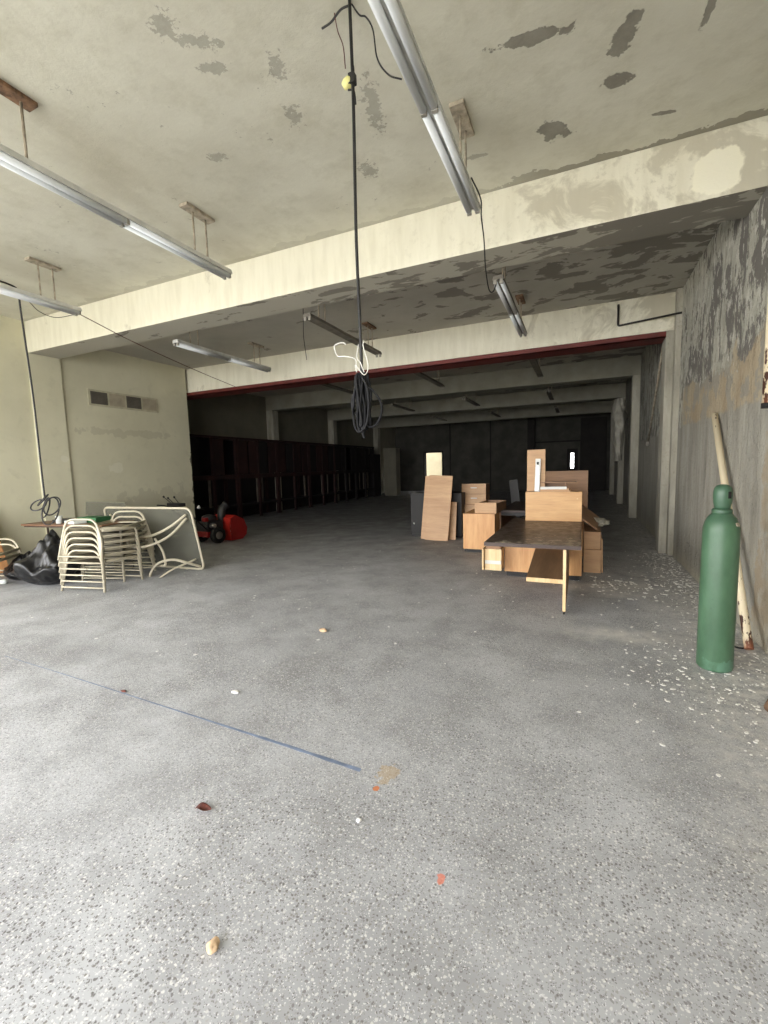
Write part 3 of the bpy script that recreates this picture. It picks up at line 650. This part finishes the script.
# oak pedestal with an open drawer on top
t = thing('drawer_pedestal', 'oak pedestal with black plinth left of the dusty desk, nearest of the drawer units', 'cabinet', (-2.0, 8.0, 0))
MB().box((0, 0, .06), (.58, .95, .72)).build('pedestal_body', 'oak', t, bevel=.002)
MB().box((.02, .03, 0), (.56, .93, .06)).build('plinth', 'black_lam', t)
def drawer(name, label, loc, w, d, h, mat='oak_p', parts=True, rz=0):
    t = thing(name, label, 'drawer', loc, rz)
    MB().box((0, 0, 0), (w, .018, h)).build('drawer_front', mat, t, bevel=.002)
    MB().box((.01, .018, 0), (.025, d, h-.02)).box((w-.025, .018, 0), (w-.01, d, h-.02)).box((.01, d-.015, 0), (w-.01, d, h-.02)).box((.01, .018, 0), (w-.01, d, .01)).build('drawer_box', 'oak_b', t)
    return t
drawer('wooden_box', 'empty open oak drawer box sitting on the nearest oak pedestal', (-1.80, 8.08, .722), .40, .85, .20, rz=radians(-4))
t = thing('drawer_pedestal', 'duller oak pedestal behind the nearest one, carrying two stacked drawers', 'cabinet', (-2.55, 9.85, 0))
MB().box((0, 0, .05), (.62, .6, .72)).build('pedestal_body', 'oak_p', t, bevel=.002)
MB().box((.02, .03, 0), (.60, .58, .05)).build('plinth', 'black_lam', t)
for k, lb in enumerate(('lower of two stacked oak drawers with pale handles', 'upper of two stacked oak drawers with pale handles')):
    d_ = drawer('stacked_drawer', lb, (-2.5, 9.9, .723+k*.235), .55, .5, .23)
    MB().box((.21, -.02, .13), (.35, -.012, .15)).box((.21, -.02, .13), (.22, 0, .15)).box((.34, -.02, .13), (.35, 0, .15)).build('handle', 'white_metal', d_, bevel=.002)
o = panel('dark_board', 'dark board leaning back behind the second desk', 'board', (0, 0, 0), (.20, .03, 1.24), 'charcoal', loc=(-1.45, 10.75, 0), rot=(radians(-9), radians(-7), 0))
# leaning panels
def lean(label, x, y, w, h, mat, rx, ry, th=.022, rz=0, z=0):
    o = MB().box((0, 0, 0), (w, th, h)).build('oak_board', mat, bevel=.003); o.location = (x, y, z); o.rotation_euler = (rx, ry, rz)
    return tag(o, label, 'panel')
lean('front oak panel of the leaning group left of the drawer units', -3.12, 9.06, .52, 1.42, 'oak_p', radians(-9), radians(2.6), z=.012)
lean('second oak panel leaning right behind the front one', -3.24, 9.13, .60, 1.40, 'oak_p', radians(-9), radians(2.6), z=.014)
lean('short oak panel leaning at the right end behind the taller panels', -2.72, 9.24, .24, .83, 'oak_p', radians(-10), 0, z=.0)
t = thing('black_cabinet', 'low black cabinet with a white knob behind the leaning panels', 'cabinet', (-3.62, 9.55, 0))
MB().box((0, 0, .04), (1.2, .6, 1.0)).build('cabinet_body', 'charcoal', t, bevel=.006)
MB().box((.02, .02, 0), (1.18, .58, .04)).build('plinth', 'black_lam', t)
MB().box((.02, -.02, .06), (.58, -.001, .98)).build('cabinet_door', 'black_lam', t, bevel=.003)
MB().lathe([(.004, 0), (.008, .005), (.02, .02), (.016, .035), (.004, .038)], 12, Matrix.Translation((.09, -.02, .30)) @ Matrix.Rotation(radians(90), 4, 'X')).build('knob', 'white_metal', t)

# ------------------------------------------------------------------ patio chairs
def make_chair():
    t = thing('patio_chair', 'x', 'chair')
    # rear hoop: legs and rounded low back in one bent tube
    MB().tube(arc([(-.30, .30, 0), (-.275, .25, .30), (-.20, .24, .57), (.20, .24, .57), (.275, .25, .30), (.30, .30, 0)], .11, 6), .014, 8).build('back_frame', 'chair_frame', t)
    MB().tube([(-.295, .292, .055), (.295, .292, .055)], .012, 8).build('rear_stretcher', 'chair_frame', t)
    MB().tube(arc([(-.29, -.30, 0), (-.275, -.27, .38), (-.27, .22, .42)], .06, 5), .013, 8).build('front_leg', 'chair_frame', t)
    MB().tube(arc([(.29, -.30, 0), (.275, -.27, .38), (.27, .22, .42)], .06, 5), .013, 8).build('front_leg', 'chair_frame', t)
    MB().tube([(-.285, -.29, .055), (.285, -.29, .055)], .011, 8).build('front_stretcher', 'chair_frame', t)
    MB().tube(arc([(-.25, .22, .40), (-.255, -.28, .36), (.255, -.28, .36), (.25, .22, .40)], .08, 5), .015, 8).build('seat_frame', 'chair_frame', t)
    m = MB(); m.grid(lambda u, v: (-.235+.47*u, -.265+.47*v, .355+.04*v-.03*sin(pi*u)), 8, 8); m.build('seat_sling', 'sling', t, solid=.006)
    return t
chair = make_chair(); used = False
def place_chair(x, y, z, rz, label, group=None):
    global used
    if not used:
        chair.scale = (1.2, 1.2, 1)
        chair.location = (x, y, z); chair.rotation_euler = (0, 0, rz); chair['label'] = label
        if group: chair['group'] = group
        used = True; return chair
    return dup(chair, (x, y, z), rz, label, group)
ords = ['bottom', 'second lowest', 'third lowest', 'third highest', 'second highest', 'topmost']
A1 = radians(192)
for k in range(6):
    place_chair(-6.42, 4.10, k*.088, A1, 'cream patio chair, %s of the stack beside the black bag' % ords[k], 'stacked patio chairs')
A2 = radians(17)
for k in range(6):
    place_chair(-6.72, 4.56, k*.088, A2, 'cream patio chair, %s of the stack before the glass table' % ords[k], 'stacked patio chairs')
for k in range(2):
    place_chair(-8.25, 3.5, k*.085, radians(25), 'cream patio chair, %s of the pair cut by the left picture edge' % ('lower', 'upper')[k], 'patio chair pair')

# ------------------------------------------------------------------ glass table tipped on its side
base = V((-7.62, 5.185, .012)); bx = V((-5.69, 5.31, .012))-base; W_ = bx.length; ux = bx.normalized()
uz = (V((-5.72, 5.09, 1.05))-V((-5.69, 5.31, .012))); Hh = uz.length; uz.normalize(); uy = ux.cross(uz).normalized()*1; uz = uy.cross(ux)*-1 if False else uz
uy = uz.cross(ux).normalized()     # points away from the camera
R3 = Matrix((ux, uy, ux.cross(uy))).transposed()
t = thing('glass_patio_table', 'glass-topped patio table tipped on its side behind the stacked chairs', 'table', base, rot=R3.to_euler())
H2 = Hh
MB().tube(arc([(W_/2, 0, 0), (0, 0, 0), (0, 0, H2), (W_, 0, H2), (W_, 0, 0), (W_/2, 0, 0)], .12, 6)[:-1], .02, 8, closed=True).build('table_rim', 'chair_frame', t)
m = MB(); pts = arc([(W_/2, .0, 0), (0, 0, 0), (0, 0, H2), (W_, 0, H2), (W_, 0, 0), (W_/2, 0, 0)], .12, 6)[:-1]
m.prism([(p.x, p.z) for p in pts], .006); m.build('glass_top', 'glass', t)
def strap(name, pts, w=.028, th=.012):
    MB().tube(spline(pts, 8), w*.62, 8).build(name, 'chair_frame', t)
strap('curved_leg', [(W_-.10, -.02, H2-.10), (W_-.28, -.20, H2-.24), (W_-.52, -.34, H2-.34), (W_-.80, -.36, H2-.38)], .034)
strap('curved_leg', [(W_-.10, -.02, H2-.16), (W_-.24, -.30, H2-.36), (W_-.45, -.55, H2-.44), (W_-.64, -.68, H2-.40), (W_-.72, -.66, H2-.32)], .034)
strap('leg_brace', [(W_-.52, -.34, H2-.40), (W_-.40, -.36, H2-.60), (W_-.38, -.38, H2-.80), (W_-.42, -.40, H2-.84), (W_-.56, -.40, H2-.84)], .03)
strap('curved_leg', [(W_-.04, -.03, .06), (W_-.12, -.2, .20), (W_-.28, -.32, .30), (W_-.46, -.45, .28), (W_-.56, -.55, .14), (W_-.50, -.62, .03)], .034)
strap('leg_foot', [(W_-.08, -.05, .20), (W_-.26, -.42, .16), (W_-.38, -.68, .06), (W_-.44, -.86, .012)], .026)
strap('curved_leg', [(.15, -.02, H2-.12), (.4, -.25, H2-.3), (.7, -.4, H2-.35)], .034)
# spare glass sheet
o = MB().box((0, 0, 0), (1.30, .012, 1.10)).build('glass_sheet', 'glass'); o.location = (-8.85, 5.66, .60); o.rotation_euler = (radians(-6), 0, radians(-4)); 
o.location = (-9.05, 5.45, .0)
tag(o, 'loose sheet of glass standing on end behind the stacked chairs', 'glass sheet')

# ------------------------------------------------------------------ folding table, bag, board
t = thing('folding_table', 'brown folding table with dark metal legs against the cream wall', 'table', (-8.62, 4.2, 0), radians(8))
MB().box((0, 0, .80), (1.75, .72, .83)).build('table_top', 'brown_top', t, bevel=.006)
MB().box((.03, .03, .775), (1.72, .69, .80)).build('apron', 'dark_leg', t)
for x in (.52, 1.66):
    MB().tube([(x, .06, .78), (x, .06, .0)], .016, 8).tube([(x, .62, .78), (x, .62, .0)], .016, 8).tube([(x, .06, .12), (x, .62, .12)], .012, 8).build('leg', 'dark_leg', t)
MB().tube([(.52, .34, .12), (1.0, .34, .78)], .012, 8).tube([(.52, .1, .32), (.95, .1, .78)], .012, 8).build('brace', 'dark_leg', t)
o = MB().box((0, 0, 0), (.5, .3, .045)).build('flat_box', 'charcoal', bevel=.004); o.location = (-8.28, 4.5, .831); o.rotation_euler = (0, 0, .2); tag(o, 'flat dark box on the folding table under the knotted cord', 'box')
o = MB().box((0, 0, 0), (.42, .28, .085)).build('green_carton', 'greenbox', bevel=.004); o.location = (-7.75, 4.6, .831); o.rotation_euler = (0, 0, .1); tag(o, 'green carton on the folding table', 'carton')
o = MB().lathe([(.03, 0), (.045, .004), (.05, .12), (.053, .125), (.0525, .13)], 18).build('white_cup', 'paper'); o.location = (-7.93, 4.42, .831); tag(o, 'white cup on the folding table beside the green carton', 'cup')
o = MB().box((0, 0, 0), (.30, .2, .05)).build('white_packet', 'paper', bevel=.006); o.location = (-7.8, 4.42, .831); o.rotation_euler = (0, 0, -.1); tag(o, 'white packet in front of the green carton', 'packet')
def bag(label, loc, sx, sy, sz, seed, peak=(.1, .0)):
    m = MB(); bmesh.ops.create_icosphere(m.bm, subdivisions=5, radius=1)
    for v_ in m.bm.verts:
        c = v_.co.copy(); n_ = noise.fractal(V((c.x*1.5+seed, c.y*1.5, c.z*1.2)), 1, 2, 4); f_ = abs(noise.noise(V((c.x*4+c.z*2, c.y*5+seed, c.z*1.3))))
        k = 1+.18*n_-.14*f_
        z = max(c.z*.5+.5, .0) * (1+.25*n_)
        if c.z > .2: s_ = (c.z-.2)/.8; k *= 1-.45*s_; z += .28*s_*s_
        v_.co = V((c.x*sx*k+peak[0]*max(0, c.z), c.y*sy*k, max(0.0, z-.06)*sz))
    for f_ in m.bm.faces: f_.smooth = True
    o = m.build('trash_bag', 'bag'); o.location = loc; return tag(o, label, 'trash bag')
bag('full black bin bag slumped between the chairs and the folding table', (-7.42, 3.97, 0), .52, .44, .60, 1.3)
bag('smaller black bag beside the big one, behind the lone patio chairs', (-8.12, 3.95, 0), .30, .28, .34, 5.1)
panel('plywood_board', 'raw plywood board leaning against the cream wall at the left edge', 'board', (0, -.6, 0), (.02, .6, 1.25), 'ply', loc=(-9.0, 3.55, .0), rot=(0, radians(-22), 0))
o = MB().lathe([(.02, 0), (.045, .006), (.05, .06), (.02, .07)], 12).build('small_white_can', 'paper'); o.location = (-8.05, 3.62, 0); tag(o, 'small white can on the floor by the lone patio chairs', 'can')

# ------------------------------------------------------------------ snow blower
t = thing('snow_blower', 'red and black walk-behind snow blower beyond the end of the cream wall', 'snow blower', (-7.78, 7.4, 0), radians(-8))
# local: +y is forward
prof = [(-.02, .0), (.30, .0), (.42, .10), (.45, .26), (.36, .46), (.12, .58), (-.02, .52)]
def side(x):
    m = MB(); m.prism([(p[0], p[1]+.02) for p in prof], .012, Matrix.Translation((x, .42, 0)) @ Matrix.Rotation(radians(90), 4, 'Z'))
    return m
for x in (-.33, .34): side(x).build('auger_side_plate', 'machine_dark', t)
m = MB()
sh = [(.42+y, z+.02) for y, z in ((.36, .46), (.12, .58), (-.02, .52), (-.06, .24), (-.02, .0), (.30, .0))]
for (y0, z0), (y1, z1) in zip(sh, sh[1:]):
    vs = [m.bm.verts.new(p) for p in ((-.34, y0, z0), (.34, y0, z0), (.34, y1, z1), (-.34, y1, z1))]; m.bm.faces.new(vs)
bmesh.ops.remove_doubles(m.bm, verts=m.bm.verts, dist=1e-4)
m.build('auger_housing', 'machine_red', t, solid=.01)
m = MB(); pts = []
for q in range(60):
    a = q/60*6*pi; pts.append((-.3+.6*q/60, .66+.15*cos(a), .24+.15*sin(a)))
m.tube(pts, .018, 6); m.tube([(-.33, .66, .24), (.33, .66, .24)], .02, 8); m.build('auger', 'machine_dark', t)
for x in (-.28, .28):
    w = MB().lathe([(.07, -.05), (.15, -.05), (.185, -.035), (.19, 0), (.185, .035), (.15, .05), (.07, .05)], 28, Matrix.Translation((x, .08, .19)) @ Matrix.Rotation(pi/2, 4, 'Y')).build('wheel', 'rubber', t)
    MB().lathe([(.02, -.055), (.085, -.053), (.10, -.04), (.10, .04), (.085, .053), (.02, .055)], 20, Matrix.Translation((x, .08, .19)) @ Matrix.Rotation(pi/2, 4, 'Y')).build('hub', 'chrome', w)
e = MB().box((-.2, -.12, .28), (.2, .30, .50)).lathe([(.16, .5), (.17, .55), (.15, .62), (.06, .65)], 20, Matrix.Translation((0, .08, 0))).build('engine', 'engine', t, bevel=.01)
MB().lathe([(.05, -.01), (.055, .12), (.04, .13)], 14, Matrix.Translation((.24, -.05, .42)) @ Matrix.Rotation(pi/2, 4, 'Y')).build('muffler', 'chrome', e)
MB().box((.08, -.17, .52), (.2, -.08, .6)).build('air_cleaner', 'machine_dark', e, bevel=.01)
MB().box((-.22, -.14, .16), (.22, .34, .28)).build('chassis', 'machine_dark', t, bevel=.01)
c_ = MB().tube(spline([(0, .42, .42), (0, .42, .62), (.0, .46, .75), (.02, .56, .84)], 5), [.09]*14+[.1, .1], 12).build('discharge_chute', 'engine', t)
MB().tube(arc([(-.2, -.1, .3), (-.24, -.75, .92), (-.24, -.98, .95)], .1), .014, 8).tube(arc([(.2, -.1, .3), (.24, -.75, .92), (.24, -.98, .95)], .1), .014, 8).tube([(-.24, -.75, .92), (.24, -.75, .92)], .014, 8).build('handlebar', 'engine', t)
MB().box((-.22, -.78, .90), (.22, -.62, .98)).build('control_panel', 'engine', t, bevel=.01)
for x, y2, z2 in ((-.14, -.86, 1.12), (-.05, -.82, 1.09), (.14, -.80, 1.11)):
    l_ = MB().tube([(x, -.72, .97), (x-.03, y2, z2)], .008, 6).build('lever', 'engine', t)
    MB().lathe([(.004, -.022), (.02, -.012), (.022, .006), (.012, .022), (.003, .024)], 10, Matrix.Translation((x-.03, y2, z2))).build('lever_knob', 'rubber', l_)
MB().lathe([(.01, -.03), (.035, -.02), (.04, .0), (.012, .04), (.003, .045)], 12, Matrix.Translation((.05, -.2, .84))).build('headlight', 'white_metal', t)

# ------------------------------------------------------------------ dark racks along the inner left wall
names = ['nearest the cream wall', 'second from the cream wall', 'third from the cream wall', 'fourth from the cream wall', 'fifth from the cream wall', 'farthest from the cream wall']
random.seed(21)
for i in range(6):
    y0 = 9.35+i*2.12; L = 2.1; X0 = -10.45
    t = thing('storage_rack', 'dark red wooden storage rack, %s' % names[i], 'rack', (X0, y0, 0))
    D = -.62; red = 'rackred' if i < 4 else 'rackdark'
    for y in (0, L/2-.04, L-.08): MB().box((-.08, y, 0), (0, y+.08, 2.70)).build('post', red, t)
    for y in (0, L-.08): MB().box((D, y, 0), (D+.06, y+.06, 2.70)).build('post', red, t)
    MB().box((D, 0, 2.66), (.015, L, 2.73)).build('top_board', red, t)
    MB().box((D, .0, 1.36), (.012, L, 1.50)).build('middle_shelf', red, t)
    MB().box((D, .0, .42), (-.02, L, .50)).build('lower_shelf', 'rackdark', t)
    MB().box((D, .0, 0), (D+.02, L, 2.66)).build('back_board', 'rackdark', t)
    for j in range(4):
        yy = .09+j*.5+(.03 if j > 1 else 0)
        if (i, j) in ((0, 1), (0, 3), (4, 2)): continue
        MB().box((-.05, yy, 1.52), (-.025, yy+.40, 2.64)).build('front_board', red if (i+j) % 3 else 'rackdark', t, bevel=.003)
    for j in range(random.randint(1, 3)):
        yy = random.uniform(.2, L-.3); MB().box((-.12, yy, .50), (-.07, yy+.07, 1.36)).build('upright', 'rackpost', t)
panel('pale_locker', 'tall off-white locker by the far left column', 'locker', (0, 0, 0), (.75, .6, 2.66), 'dimwall', loc=(-10.25, 22.9, 0), bev=.01)
panel('black_case', 'tall black case standing between the racks and the pale locker', 'case', (0, 0, 0), (.5, .9, .9), 'hole', loc=(-10.42, 22.0, 1.75), bev=.01)
bpy.data.objects['black_case'].location = (-10.95, 22.1, 0); bpy.data.objects['black_case'].scale = (1, .85, 2.6)

# ------------------------------------------------------------------ floor litter
m = MB()
def leaff(u, v):
    w = .022*sin(pi*min(1, max(0, u)))**.7; return ((u-.5)*.085, (v-.5)*2*w, .012+.018*abs(v-.5)*2*sin(pi*u)+.006*sin(7*u))
m.grid(leaff, 12, 6); o = m.build('dry_leaf', 'leaf', solid=.001); o.location = (-1.63, 1.41, .0); o.rotation_euler = (0, 0, .3); tag(o, 'curled dark red dry leaf lying on the grey floor', 'leaf')
def pebble(name, label, x, y, r, mat, seed, sc=(1, 1, .7)):
    m = MB(); bmesh.ops.create_icosphere(m.bm, subdivisions=3, radius=r)
    for v_ in m.bm.verts:
        k = 1+.35*noise.noise(v_.co/r*1.2+V((seed, 0, 0))); v_.co = V((v_.co.x*k*sc[0], v_.co.y*k*sc[1], v_.co.z*k*sc[2]))
    zmin = min(v_.co.z for v_ in m.bm.verts)
    for v_ in m.bm.verts: v_.co.z -= zmin
    o = m.build(name, mat); o.location = (x, y, 0); return tag(o, label, 'debris')
pebble('stone_chunk', 'tan stone chunk on the floor near the bottom of the picture', -1.12, .965, .022, 'stone', 2)
pebble('pebble', 'small pale pebble near the blue line end', -.91, 1.64, .011, 'flake', 5)
pebble('plaster_crumb', 'tan plaster crumb in the middle of the floor', -2.33, 3.61, .035, 'stone', 7, (1.2, .8, .5))
pebble('plaster_crumb', 'white plaster crumb left of centre on the floor', -2.30, 2.35, .022, 'flake', 9, (1.6, .9, .3))
pebble('wood_chip', 'small brown wood chip beyond the blue line on the left', -3.1, 2.05, .018, 'leaf', 11, (1.3, .7, .4))
# blue tape line, worn thin on the left
m = MB(); P = [(-4.77, 2.09), (-3.9, 2.065), (-3.0, 2.03), (-2.2, 2.0), (-1.54, 1.975), (-1.06, 1.95)]; Wd = [.002, .003, .004, .006, .011, .013]
n = 60; prev = None
for i in range(n+1):
    s_ = i/n*(len(P)-1); k = min(int(s_), len(P)-2); f_ = s_-k
    x = P[k][0]*(1-f_)+P[k+1][0]*f_; y = P[k][1]*(1-f_)+P[k+1][1]*f_; w = (Wd[k]*(1-f_)+Wd[k+1]*f_)*(1+.35*noise.noise(V((x*9, 0, 0))))
    cur = (m.bm.verts.new((x, y-w, .0015)), m.bm.verts.new((x, y+w, .0015)))
    if prev: m.bm.faces.new((prev[0], cur[0], cur[1], prev[1]))
    prev = cur
o = m.build('floor_tape', 'tape', solid=.001); tag(o, 'worn blue tape line running across the floor', 'tape')
# peeled paint flakes below the right wall
m = MB(); random.seed(8)
def flake(x, y, s):
    z = .001+random.random()*.002; n = random.randint(5, 7); a0 = random.random()*6.3; st = random.uniform(1, 1.9); an = random.random()*3.14
    vs = []
    for k in range(n):
        a = a0+2*pi*k/n; r = s*random.uniform(.55, 1.1); px, py = r*cos(a)*st, r*sin(a)
        vs.append((x+px*cos(an)-py*sin(an), y+px*sin(an)+py*cos(an), random.random()*s*.12))
    top = [m.bm.verts.new((p[0], p[1], p[2]+z+.002)) for p in vs]; bot = [m.bm.verts.new((p[0], p[1], z)) for p in vs]
    m.bm.faces.new(top); m.bm.faces.new(bot[::-1])
    for k in range(n): m.bm.faces.new((bot[k], bot[(k+1) % n], top[(k+1) % n], top[k]))
for k in range(900):
    y = random.uniform(2.2, 9); q = abs(random.gauss(0, .33 if y < 5 else .25)); x = XR-.02-q
    if x < -.2: continue
    flake(x, y, random.choice((.0025, .003, .004, .005, .006, .010)) * (1 if y < 6 else 1.6))
for k in range(300):
    x, y = random.gauss(.75, .3), random.gauss(3.75, .45)
    if x < XR-.03: flake(x, y, random.choice((.002, .003, .004, .006, .012)))
for k in range(160):
    flake(min(XR-.03, random.gauss(.6, .35)), random.gauss(6.3, .35), random.choice((.006, .01, .02)))
for k in range(320):
    x, y = random.uniform(-7, 1), random.uniform(2.5, 9); flake(x, y, random.choice((.004, .006, .008, .012)))
o = m.build('paint_flakes', 'flake'); tag(o, 'scatter of white peeled paint flakes on the floor by the right wall', 'paint flakes', kind='stuff')

# ------------------------------------------------------------------ light, sky, camera
w = bpy.data.worlds.new('overcast'); bpy.context.scene.world = w; w.use_nodes = True
bg = w.node_tree.nodes['Background']; bg.inputs[0].default_value = (.98, .98, 1.0, 1); bg.inputs[1].default_value = 6.0
def portal(name, x0, x1, z0, z1, y, face):
    l = bpy.data.lights.new(name, 'AREA'); l.shape = 'RECTANGLE'; l.size = x1-x0; l.size_y = z1-z0; l.cycles.is_portal = True
    o = bpy.data.objects.new(name, l); C.objects.link(o); o.location = ((x0+x1)/2, y, (z0+z1)/2); o.rotation_euler = (radians(90)*face, 0, 0)
portal('entrance_portal', -9.1, -3.55, 0, 3.9, YF-.15, 1)
portal('entrance_portal', -2.65, .3, 0, 3.9, YF-.15, 1)

l = bpy.data.lights.new('added_side_portal', 'AREA'); l.shape = 'RECTANGLE'; l.size = 3.4; l.size_y = 4.4; l.cycles.is_portal = True  # sky portal for the added opening in the left wall
o = bpy.data.objects.new('added_side_portal', l); C.objects.link(o); o.location = (XL-.15, -.2, 1.7); o.rotation_euler = (0, radians(-90), 0)
cam = bpy.data.cameras.new('camera'); co_ = bpy.data.objects.new('camera', cam); C.objects.link(co_)
F, P_, YW, RL = 439.78, .1019, -.4236, -.0276
cam.sensor_fit = 'VERTICAL'; cam.sensor_height = 32; cam.lens = 32*F/1024; cam.clip_start = .02; cam.clip_end = 200
fw = V((sin(YW)*cos(P_), cos(YW)*cos(P_), -sin(P_))); r0 = V((cos(YW), -sin(YW), 0)); u0 = r0.cross(fw)
rr = r0*cos(RL)+u0*sin(RL); uu = u0*cos(RL)-r0*sin(RL)
co_.matrix_world = Matrix.Translation((0, 0, 1.62)) @ Matrix((rr, uu, -fw)).transposed().to_4x4()
sc = bpy.context.scene; sc.camera = co_
sc.view_settings.view_transform = 'Standard'; sc.view_settings.look = 'None'; sc.view_settings.gamma = 1; sc.view_settings.use_curve_mapping = False
sc.view_settings.exposure = 1.16
try:
    sc.cycles.max_bounces = 10; sc.cycles.diffuse_bounces = 8; sc.cycles.use_denoising = True; sc.cycles.denoiser = 'OPENIMAGEDENOISE'; sc.cycles.sample_clamp_indirect = 8
except Exception: pass
